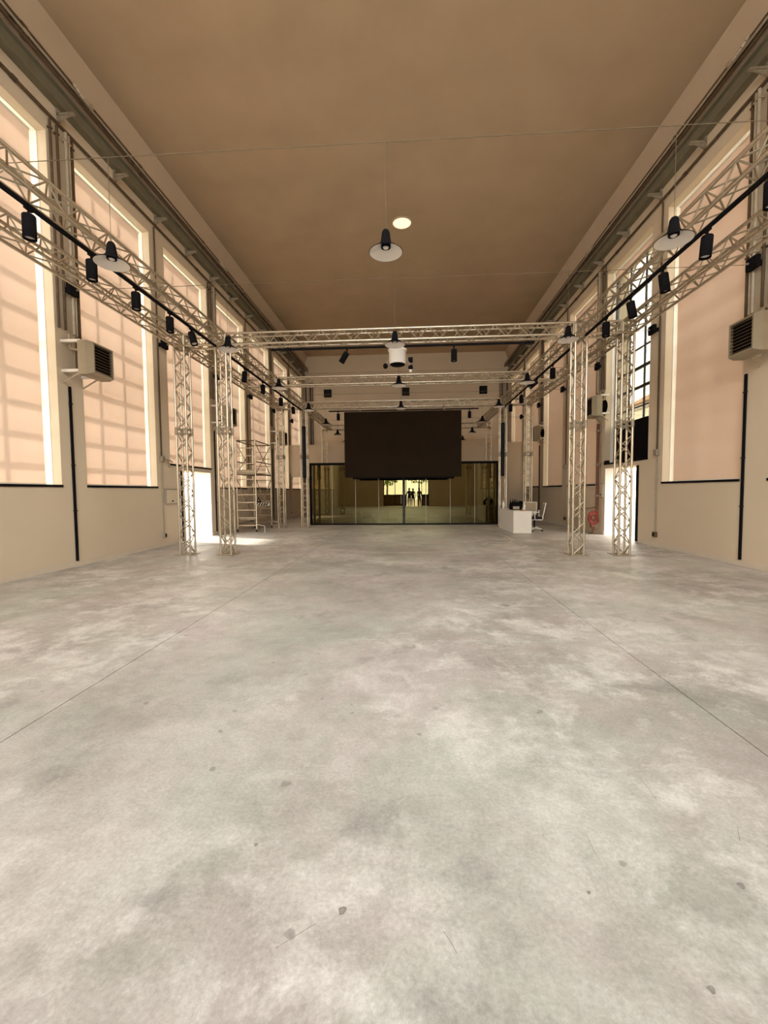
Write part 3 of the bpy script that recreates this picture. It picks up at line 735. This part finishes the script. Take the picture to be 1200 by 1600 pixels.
# line speakers on the inner second-row towers
for x, nm in ((XIL, 'left'), (XIR, 'right')):
    s = 1 if nm == 'left' else -1
    t = thing('line_speaker', 'tall slim black speaker fixed to the inner '+nm+' tower beside the glass', 'speaker', (x, ROW[2]-0.2, 2.0), 'slim speakers on the towers')
    xx = x+s*0.06
    MB().bevbox(xx-0.065, xx+0.065, ROW[2]-0.33, ROW[2]-0.19, 2.0, 4.05, 0.012).build('cabinet', BLACK, t)
    MB().box(xx-0.05, xx+0.05, ROW[2]-0.335, ROW[2]-0.33, 2.05, 4.0).build('grille', RUBBER, t)
    for z in (2.4, 3.6): MB().box(xx-0.03, xx+0.03, ROW[2]-0.19, ROW[2]-HS-CR-.002, z, z+0.04).build('mount', STEEL, t)

# ------------------------------------------------------------------ glass vestibule
gx0, gx1, gy, gz = -4.29, 3.77, 17.85, 2.63
t = thing('glass_partition', 'black-framed tinted glass partition with central doors beneath the screen', 'glass partition', ((gx0+gx1)/2, gy, 0))
f = MB(); f.box(gx0, gx1, gy-0.04, gy+0.04, gz-0.05, gz+0.04); f.box(gx0, gx1, gy-0.03, gy+0.03, 0, 0.06)
f.box(gx0, gx0+0.09, gy-0.04, gy+0.04, 0.06, gz-0.05); f.box(gx1-0.09, gx1, gy-0.04, gy+0.04, 0.06, gz-0.05)
f.build('frame', BLACK, t)
MB().box(-0.27, -0.17, gy-0.035, gy+0.035, 0.06, gz-0.05).build('door_stile', FRAME, t)
px_ = [gx0+0.09, -3.32, -2.30, -1.30, -0.27]; px2 = [-0.17, 0.72, 1.75, 2.78, gx1-0.09]
for a in (px_, px2):
    for x0, x1 in zip(a, a[1:]):
        MB().box(x0+0.006, x1-0.006, gy-0.005, gy+0.005, 0.06, gz-0.05).build('pane', TINT, t)
for x in px_[1:-1]+px2[1:-1]: MB().box(x-0.012, x+0.012, gy-0.012, gy+0.012, 0.06, gz-0.05).build('glazing_bar', GREYP, t)
for x in (-0.34, -0.10):
    MB().tube((x, gy-0.06, 0.9), (x, gy-0.06, 1.25), 0.012, 8).tube((x, gy-0.06, 0.95), (x, gy-0.005, 0.95), 0.008, 6).tube((x, gy-0.06, 1.2), (x, gy-0.005, 1.2), 0.008, 6).build('handle', STEEL, t)
# room behind the glass; its lack of light is put into dark surfaces
o = MB().box(gx0, gx1, gy+0.05, YP, gz-0.02, gz+0.06).build('ceiling_vestibule', LOBBY_SHADE); o['kind'] = 'structure'
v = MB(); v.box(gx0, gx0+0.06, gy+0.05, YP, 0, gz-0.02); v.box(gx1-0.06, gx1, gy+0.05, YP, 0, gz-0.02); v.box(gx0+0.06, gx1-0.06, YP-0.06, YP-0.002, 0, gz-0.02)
o = v.build('wall_vestibule', LOBBY_SHADE); o['kind'] = 'structure'
for i, x in enumerate((-2.62, -2.25, -1.75, -1.25, -0.95, -0.62)):
    t = thing('slim_post', 'slim white post behind the left glass panes, '+ORD[i].replace('nearest','first')+' from the left end', 'post', (x, 19.6, 0), 'row of slim white posts behind the glass')
    MB().lathe((x, 19.6, 0), [(0.10, 0.0), (0.10, 0.012), (0.02, 0.02)], 14).build('foot', REFL, t)
    MB().lathe((x, 19.6, 0), [(0.026, 0.015), (0.026, 0.46), (0.034, 0.47), (0.034, 0.50), (0.0, 0.505)], 12).build('shaft', REFL, t)

# ------------------------------------------------------------------ scaffold tower
def scaffold():
    x0, x1, y0, y1 = -6.22, -5.52, 14.75, 16.40
    t = thing('scaffold_tower', 'narrow aluminium scaffold tower on castors against the left wall', 'scaffold', ((x0+x1)/2, (y0+y1)/2, 0))
    H = 3.35
    for x in (x0, x1):
        for y in (y0, y1):
            rod('standard', (x, y, 0.16), (x, y, H), 0.024, ALU, t, 8)
            c = MB(); c.torus((x, y, 0.06), 0.042, 0.018, 'X', 14, 6)
            cs_ = c.build('castor', RUBBER, t); MB().box(x-0.03, x+0.03, y-0.02, y+0.02, 0.06, 0.17).build('fork', STEEL, cs_)
    for y in (y0, y1):
        z = 0.24
        while z < 3.1:
            rod('rung', (x0, y, z), (x1, y, z), 0.016 if z > 0.3 else 0.022, ALU, t, 8); z += 0.28
    for x in (x0, x1):
        for z in (0.30, 2.10, 2.55, 3.30): rod('rail', (x, y0, z), (x, y1, z), 0.020, DARKP if z > 2 else STEEL, t, 8)
        rod('diagonal', (x, y0, 0.35), (x, y1, 1.95), 0.016, STEEL, t); rod('diagonal', (x, y1, 2.1), (x, y0, 3.25), 0.016, STEEL, t)
        rod('diagonal', (x, y0, 2.1), (x, y1, 3.25), 0.016, STEEL, t)
        rod('diagonal', (x, y1, 0.35), (x, y0, 1.95), 0.016, STEEL, t)
    for y in (y0, y1): rod('rail', (x0, y, 3.30), (x1, y, 3.30), 0.020, DARKP, t, 8)
    MB().bevbox(x0+0.04, x1-0.04, y0+0.03, y1-0.03, 2.10, 2.14, 0.006).build('platform', STEEL, t)
    MB().box(x0+0.03, x1-0.03, y0+0.03, y0+0.05, 2.14, 2.26).build('toe_board', TANP, t)
    MB().bevbox(x0+0.04, x1-0.04, y0+0.1, y1-0.1, 0.44, 0.48, 0.006).build('lower_platform', STEEL, t)
    for x, y in ((x1, y0), (x1, y1)):
        q = MB(); sy_ = -0.30 if y == y0 else 0.25
        q.tube((x, y, 0.28), (x+0.30, y, 0.22), 0.02, 8).tube((x+0.30, y, 0.22), (x+0.30, y, 0.03), 0.016, 8).tube((x+0.30, y, 0.0), (x+0.30, y, 0.03), 0.045, 10)
        q.build('outrigger', ALU, t)
    # warning plate: hazard stripes and a triangle
    s = MB().box(x0+0.05, x1-0.05, y1-0.06, y1-0.05, 0.90, 1.03).build('warning_plate', PAPER, t)
    st = MB()
    for i in range(5):
        a = x0+0.06+i*0.105
        st.add([(a, y1-0.062, 0.905), (a+0.055, y1-0.062, 0.905), (a+0.135, y1-0.062, 1.025), (a+0.08, y1-0.062, 1.025)], [(0, 1, 2, 3)])
    st.build('stripes', BLACK, s)
    tr = MB(); cx = x0+0.2
    tr.add([(cx-0.11, y1-0.06, 1.06), (cx+0.11, y1-0.06, 1.06), (cx, y1-0.06, 1.26), (cx-0.055, y1-0.06, 1.09), (cx+0.055, y1-0.06, 1.09), (cx, y1-0.06, 1.19)],
           [(0, 1, 4, 3), (1, 2, 5, 4), (2, 0, 3, 5)])
    tr.box(cx-0.10, cx+0.10, y1-0.05, y1-0.04, 1.03, 1.07)
    tr.build('warning_triangle', BLACK, t)
scaffold()

# ------------------------------------------------------------------ desk, chairs and what lies on the desk
t = thing('reception_desk', 'white block reception desk beside the right end of the glass', 'desk', (3.9, 15.4, 0))
dx0, dx1, dy0, dy1, dz = 3.50, 4.10, 14.18, 16.40, 0.74
MB().bevbox(dx0, dx1, dy0, dy0+0.04, 0, dz-0.035, 0.004).build('front_panel', WHITE, t)
MB().bevbox(dx0, dx0+0.04, dy0+0.04, dy1, 0, dz-0.035, 0.004).build('side_panel', WHITE, t)
MB().bevbox(dx0+0.04, dx1, dy1-0.04, dy1, 0, dz-0.035, 0.004).build('end_panel', WHITE, t)
MB().bevbox(dx0-0.005, dx1+0.005, dy0-0.005, dy1+0.005, dz-0.035, dz, 0.004).build('desk_top', WHITE, t)
def chair(x, y, ang, lab):
    t = thing('office_chair', lab, 'chair', (x, y, 0), 'white office chairs at the desk')
    Rz = Matrix.Translation((x, y, 0)) @ Matrix.Rotation(ang, 4, 'Z')
    def put(name, mb, mat, p=t): return link(name, mb.mesh(name, mat), p, Rz)
    for i in range(5):
        a = 2*math.pi*i/5+0.3; c, s = math.cos(a), math.sin(a)
        l = MB().tube((0.03*c, 0.03*s, 0.11), (0.29*c, 0.29*s, 0.075), 0.022, 8, 0.015); lo = put('base_leg', l, WHITE)
        put('castor', MB().torus((0.30*c, 0.30*s, 0.03), 0.02, 0.012, 'X', 12, 6), RUBBER)
    put('gas_column', MB().tube((0, 0, 0.10), (0, 0, 0.42), 0.026, 10), BLACK)
    put('seat', MB().bevbox(-0.24, 0.24, -0.24, 0.24, 0.42, 0.50, 0.03), RUBBER)
    put('seat_shell', MB().bevbox(-0.235, 0.235, -0.235, 0.235, 0.395, 0.425, 0.01), WHITE)
    b = MB(); ys_ = -0.26
    P = [(-0.21, ys_, 0.56), (-0.235, ys_-0.08, 0.98), (0.235, ys_-0.08, 0.98), (0.21, ys_, 0.56)]
    b.path(P+[P[0]], 0.018, 8); put('back_frame', b, WHITE)
    m = MB(); e = 0.012
    m.add([(p[0], p[1]-e, p[2]) for p in P]+[(p[0], p[1]+e, p[2]) for p in P], [(0, 1, 2, 3), (7, 6, 5, 4), (0, 4, 5, 1), (1, 5, 6, 2), (2, 6, 7, 3), (3, 7, 4, 0)])
    put('back_mesh', m, MESHF)
    put('back_support', MB().path([(0, -0.05, 0.40), (0, -0.27, 0.42), (0, -0.275, 0.62)], 0.022, 8), WHITE)
    for s in (-1, 1):
        put('armrest', MB().path([(s*0.24, 0.0, 0.42), (s*0.30, 0.02, 0.46), (s*0.30, 0.02, 0.66)], 0.016, 8).bevbox(s*0.27, s*0.33, -0.12, 0.16, 0.66, 0.69, 0.008), WHITE)
chair(4.40, 14.90, math.radians(80), 'white office chair with black seat beside the desk end, seen side-on')
chair(4.50, 15.75, math.radians(165), 'white office chair with tan mesh back turned to the desk')
# desk objects
t = thing('equipment_bag', 'black equipment bag lying on the white desk', 'bag', (3.80, 15.2, dz))
bm_ = MB(); bm_.bevbox(3.62, 4.00, 15.0, 15.4, dz, dz+0.22, 0.05); bm_.ell((3.82, 15.2, dz+0.22), 0.17, 0.17, 0.07); bm_.build('body', BLACK, t)
MB().path([(3.70, 15.2, dz+0.26), (3.74, 15.2, dz+0.33), (3.88, 15.2, dz+0.33), (3.92, 15.2, dz+0.26)], 0.014, 8).build('handle', RUBBER, t)
MB().bevbox(3.68, 3.90, 14.975, 15.0, dz+0.03, dz+0.13, 0.01).build('front_pocket', GREYP, t)
def bottle(x, y, h, r, m, cap, lab):
    t = thing('bottle', lab, 'bottle', (x, y, dz), 'bottles on the white desk')
    MB().lathe((x, y, dz), [(0.0, 0.0), (r, 0.0), (r, h*0.62), (r*0.4, h*0.78), (r*0.36, h*0.88), (0, h*0.88)], 16).build('body', m, t)
    MB().lathe((x, y, dz), [(r*0.45, h*0.86), (r*0.45, h), (0, h)], 12).build('cap', cap, t)
bottle(3.97, 14.62, 0.28, 0.045, REFL, REFL, 'white bottle at the near end of the white desk')
bottle(3.60, 16.15, 0.33, 0.045, REFL, TANP, 'tall white bottle at the far end of the white desk, by the tower')
for i, x in enumerate((3.74, 3.82, 3.90)): bottle(x, 15.62, 0.40, 0.034, BLACK, RUST, 'dark bottle in the row of three behind the black bag, '+('beside the tall white bottle', 'in the middle', 'beside the monitor')[i])
t = thing('monitor', 'small black monitor on the white desk beside the chair', 'monitor', (4.02, 15.3, dz))
MB().bevbox(3.98, 4.07, 15.22, 15.38, dz, dz+0.012, 0.003).build('foot', BLACK, t); MB().box(4.03, 4.05, 15.29, 15.31, dz+0.012, dz+0.08).build('neck', BLACK, t)
MB().bevbox(4.02, 4.045, 15.08, 15.52, dz+0.07, dz+0.31, 0.004).build('display', BLACK, t)
o = MB().bevbox(3.78, 3.98, 14.30, 14.55, dz, dz+0.010, 0.002).build('folder', PINK); tag(o, 'reddish folder on the near corner of the white desk', 'folder')
o = MB().bevbox(3.56, 3.76, 14.35, 14.63, dz, dz+0.006, 0.002).build('paper_stack', PAPER); tag(o, 'stack of white paper on the near end of the white desk', 'paper')

# ------------------------------------------------------------------ standpipe, hose, panels
X, i_ = XR, -1
t = thing('standpipe', 'red-brown vertical fire standpipe with valves on the right wall', 'standpipe', (X-0.1, 13.92, 0.75))
MB().tube((X-0.10, 13.92, 0.78), (X-0.10, 13.92, 3.55), 0.045, 12).build('pipe', RUST, t)
for z in (1.22, 2.20, 3.3): MB().box(X-0.15, X-.003, 13.86, 13.98, z, z+0.05).build('pipe_clamp', STEEL, t)
MB().path([(X-0.1, 13.92, 2.28), (X-0.12, 13.6, 2.28), (X-0.12, 13.3, 2.27)], 0.022, 8).build('branch', TANP, t)
MB().bevbox(X-0.17, X-0.07, 13.16, 13.34, 2.21, 2.33, 0.02).build('branch_valve', BLACK, t)
MB().tube((X-0.16, 13.92, 0.86), (X-0.62, 13.98, 0.78), 0.02, 8).build('lever', DARKP, t)
t = thing('fire_hose', 'coiled red fire hose on a stand at the foot of the standpipe', 'fire hose', (X-0.22, 13.9, 0))
hc = MB()
for i, (rx, off) in enumerate(((0.175, 0.0), (0.155, 0.03), (0.135, -0.03))): hc.torus((X-0.22+off*0.5, 13.9+off, 0.52), rx, 0.022, 'Y', 28, 8, 0.85, 1.2)
hc.build('hose_coil', RED, t)
MB().lathe((X-0.22, 13.9, 0.52), [(0.0, -0.03), (0.10, -0.03), (0.10, 0.03), (0.0, 0.03)], 20, 'Y').build('reel_hub', RUST, t)
MB().bevbox(X-0.30, X-0.14, 13.84, 13.96, 0.20, 0.32, 0.03).build('valve_body', RUST, t)
MB().tube((X-0.22, 13.9, 0.02), (X-0.22, 13.9, 0.22), 0.028, 10).build('stem', RUST, t)
MB().lathe((X-0.22, 13.9, 0), [(0.14, 0.0), (0.14, 0.02), (0.03, 0.03)], 18).build('foot', DARKP, t)
MB().path([(X-0.22, 13.9, 0.26), (X-0.07, 13.9, 0.40), (X-0.10, 13.92, 0.775)], 0.03, 10).build('coupling', RED, t)
for side, y0, y1, z0, z1 in (('left', 10.93, 11.50, 1.13, 1.56), ('right', 13.66, 13.84, 1.18, 1.64)):
    X, s = sd(side)
    if side == 'right': y0, y1 = 13.40+0.24, 13.84
    t = thing('control_panel', 'flat grey control panel beside the doorway on the '+side+' wall', 'control panel', (X, y0, z0))
    MB().bevbox(X-s*.003, X-s*0.05, y0, y1, z0, z1, 0.008).build('cover', GREYP, t)
    MB().box(X-s*0.05, X-s*0.056, y0+0.03, y1-0.03, z0+0.03, z1-0.03).build('door_plate', PLASTER, t)
    MB().tube((X-s*0.05, (y0+y1)/2, z0+0.09), (X-s*0.075, (y0+y1)/2, z0+0.09), 0.022, 10).build('knob', BLACK, t)

# ------------------------------------------------------------------ people in the entrance (seen mirrored in the glass)
def person(x, y, h, heading, top, legs, lab, arm=0.0, stride=0.06):
    k = h/1.75
    J = [(0, 0, 0.95), (0, 0.0, 1.15), (0, 0.0, 1.40), (0, 0.01, 1.50), (0, 0.02, 1.60), (0, 0.03, 1.70)]
    Rr = [0.135, 0.12, 0.125, 0.055, 0.085, 0.075]
    E_ = [(0, 1), (1, 2), (2, 3), (3, 4), (4, 5)]
    def add(p, r, par): J.append(p); Rr.append(r); E_.append((par, len(J)-1)); return len(J)-1
    for s in (-1, 1):
        a = add((s*0.17, 0, 1.40), 0.06, 2); a = add((s*0.23, -0.02+arm*0.05, 1.12), 0.045, a); a = add((s*0.24, 0.06+arm*0.15, 0.88+arm*0.2), 0.034, a)
        a = add((s*0.24, 0.10+arm*0.2, 0.80+arm*0.25), 0.034, a)
        for f in range(3): add((s*(0.225+0.012*f), 0.115+arm*0.22, 0.72+arm*0.28-0.006*abs(f-1)), 0.010, a)
        l = add((s*0.09, s*stride*0.3, 0.85), 0.095, 0); l = add((s*0.10, s*stride+0.02, 0.48), 0.062, l); l = add((s*0.10, s*stride*1.3, 0.09), 0.042, l); add((s*0.11, s*stride*1.3+0.15, 0.035), 0.035, l)
    me = bpy.data.meshes.new('person'); me.from_pydata([tuple(c*k for c in p) for p in J], E_, [])
    tmp = bpy.data.objects.new('tmp', me); COL.objects.link(tmp)
    md = tmp.modifiers.new('s', 'SKIN'); 
    for i, sv in enumerate(me.skin_vertices[0].data): sv.radius = (Rr[i]*k, Rr[i]*k*(0.78 if i < 3 else 1)); sv.use_root = (i == 0)
    sb = tmp.modifiers.new('d', 'SUBSURF'); sb.levels = 2; sb.render_levels = 2
    dg = bpy.context.evaluated_depsgraph_get(); ev = tmp.evaluated_get(dg); m2 = bpy.data.meshes.new_from_object(ev)
    bpy.data.objects.remove(tmp)
    z0 = min(v.co.z for v in m2.vertices)
    for v in m2.vertices: v.co.z -= z0
    for mm in (top, legs, SKIN): m2.materials.append(mm)
    for p in m2.polygons:
        c = p.center; p.use_smooth = True
        p.material_index = 2 if c.z > 1.47*k or (abs(c.x) > 0.19*k and c.z < 0.90*k+arm*0.2) else (0 if c.z > 0.92*k else 1)
    o = bpy.data.objects.new('person', m2); COL.objects.link(o); o.location = (x, y, 0); o.rotation_euler = (0, 0, heading)
    tag(o, lab, 'person')
    hd = MB(); c = 1.64*k-z0
    hd.add([], [])
    nh, mh = 14, 6; vv = []
    for j in range(mh+1):
        u = math.pi*0.62*j/mh
        for i in range(nh):
            a = 2*math.pi*i/nh; vv.append((0.098*k*math.sin(u)*math.cos(a), -0.012*k+0.108*k*math.sin(u)*math.sin(a), c+0.02+0.125*k*math.cos(u)))
    hd.add(vv, [(j*nh+i, (j+1)*nh+i, (j+1)*nh+(i+1) % nh, j*nh+(i+1) % nh) for j in range(mh) for i in range(nh)], True)
    ho = bpy.data.objects.new('hair', hd.mesh('hair', HAIR)); COL.objects.link(ho); ho.parent = o
    fc = MB(); fc.ell((0, 0.10*k, c-0.03), 0.014*k, 0.020*k, 0.022*k, 8, 6)
    for s in (-1, 1): fc.ell((s*0.092*k, 0.0, c-0.02), 0.012*k, 0.022*k, 0.03*k, 8, 6)
    fo = bpy.data.objects.new('nose_and_ears', fc.mesh('nose_and_ears', SKIN)); COL.objects.link(fo); fo.parent = o
    ey = MB()
    for s in (-1, 1): ey.ell((s*0.034*k, 0.078*k, c+0.005), 0.012*k, 0.010*k, 0.008*k, 8, 6)
    ey.ell((0, 0.080*k, c-0.075), 0.024*k, 0.010*k, 0.005*k, 8, 6)
    eo = bpy.data.objects.new('eyes_and_mouth', ey.mesh('eyes_and_mouth', HAIR)); COL.objects.link(eo); eo.parent = o
    return o
person(0.02, YB+0.25, 1.72, 0.1, CLOTHA, CLOTHB, 'person in navy top standing in the entrance, mirrored in the glass', 0.6, 0.05)
person(0.38, YB-0.45, 1.68, -0.15, CLOTHB, CLOTHA, 'person in grey top beside another in the entrance, mirrored in the glass', 0.1, 0.09)
person(0.95, YB+0.10, 1.70, -0.5, CLOTHC, CLOTHB, 'person in brown top at the edge of the entrance, mirrored in the glass', 0.2, 0.07)

# ------------------------------------------------------------------ outside: neighbour house, trees in front of the entrance
t = thing('neighbour_house', 'cream house outside the uncovered window', 'house', (19, 17, -0.52))
MB().box(16, 24, 4, 32, -0.52, 7.0).build('wall', FACADE, t)
MB().box(15.8, 24, 3.8, 32.2, 7.0, 7.25).build('eaves', WHITE, t)
r_ = MB(); r_.add([(15.5, 3.5, 7.25), (24.5, 3.5, 7.25), (20, 3.5, 9.6), (15.5, 32.5, 7.25), (24.5, 32.5, 7.25), (20, 32.5, 9.6)], [(0, 1, 2), (3, 5, 4), (0, 2, 5, 3), (1, 4, 5, 2), (0, 3, 4, 1)])
r_.build('roof', ROOFT, t)
for y in range(6, 31, 4):
    for z in (1.2, 4.2):
        f_ = MB().box(15.93, 16.0, y-0.6, y+0.6, z, z+1.6).build('window', WHITE, t)
        MB().box(15.91, 15.93, y-0.5, y+0.5, z+0.1, z+1.5).build('pane', GREYP, f_)
def tree(x, y, h, lab):
    t = thing('leafy_tree', lab, 'tree', (x, y, -0.52), 'trees in the yard before the entrance')
    MB().tube((x, y, -0.52), (x+0.1, y, h*0.55), 0.14, 8, 0.08).tube((x+0.1, y, h*0.5), (x+0.7, y+0.3, h*0.8), 0.07, 6, 0.03).tube((x+0.1, y, h*0.5), (x-0.6, y-0.2, h*0.85), 0.07, 6, 0.03).build('trunk', BARK, t)
    m = MB()
    for i in range(900):
        d = Vector((random.gauss(0, 1), random.gauss(0, 1), random.gauss(0, 1))).normalized()*(random.random()**0.4)
        c = Vector((x+d.x*h*0.34, y+d.y*h*0.34, h*0.72+d.z*h*0.32))
        a = Vector((random.gauss(0, 1), random.gauss(0, 1), random.gauss(0, 1))).normalized()*0.17; b = a.orthogonal().normalized()*0.10
        m.add([c-a, c+b, c+a, c-b], [(0, 1, 2, 3)])
    o = m.build('foliage', LEAF, t); o['kind'] = 'stuff'
tree(-2.6, -13, 5.0, 'leafy green tree in the yard, mirrored beyond the left entrance windows')
tree(1.2, -17, 5.5, 'leafy green tree in the yard, mirrored beyond the open entrance')
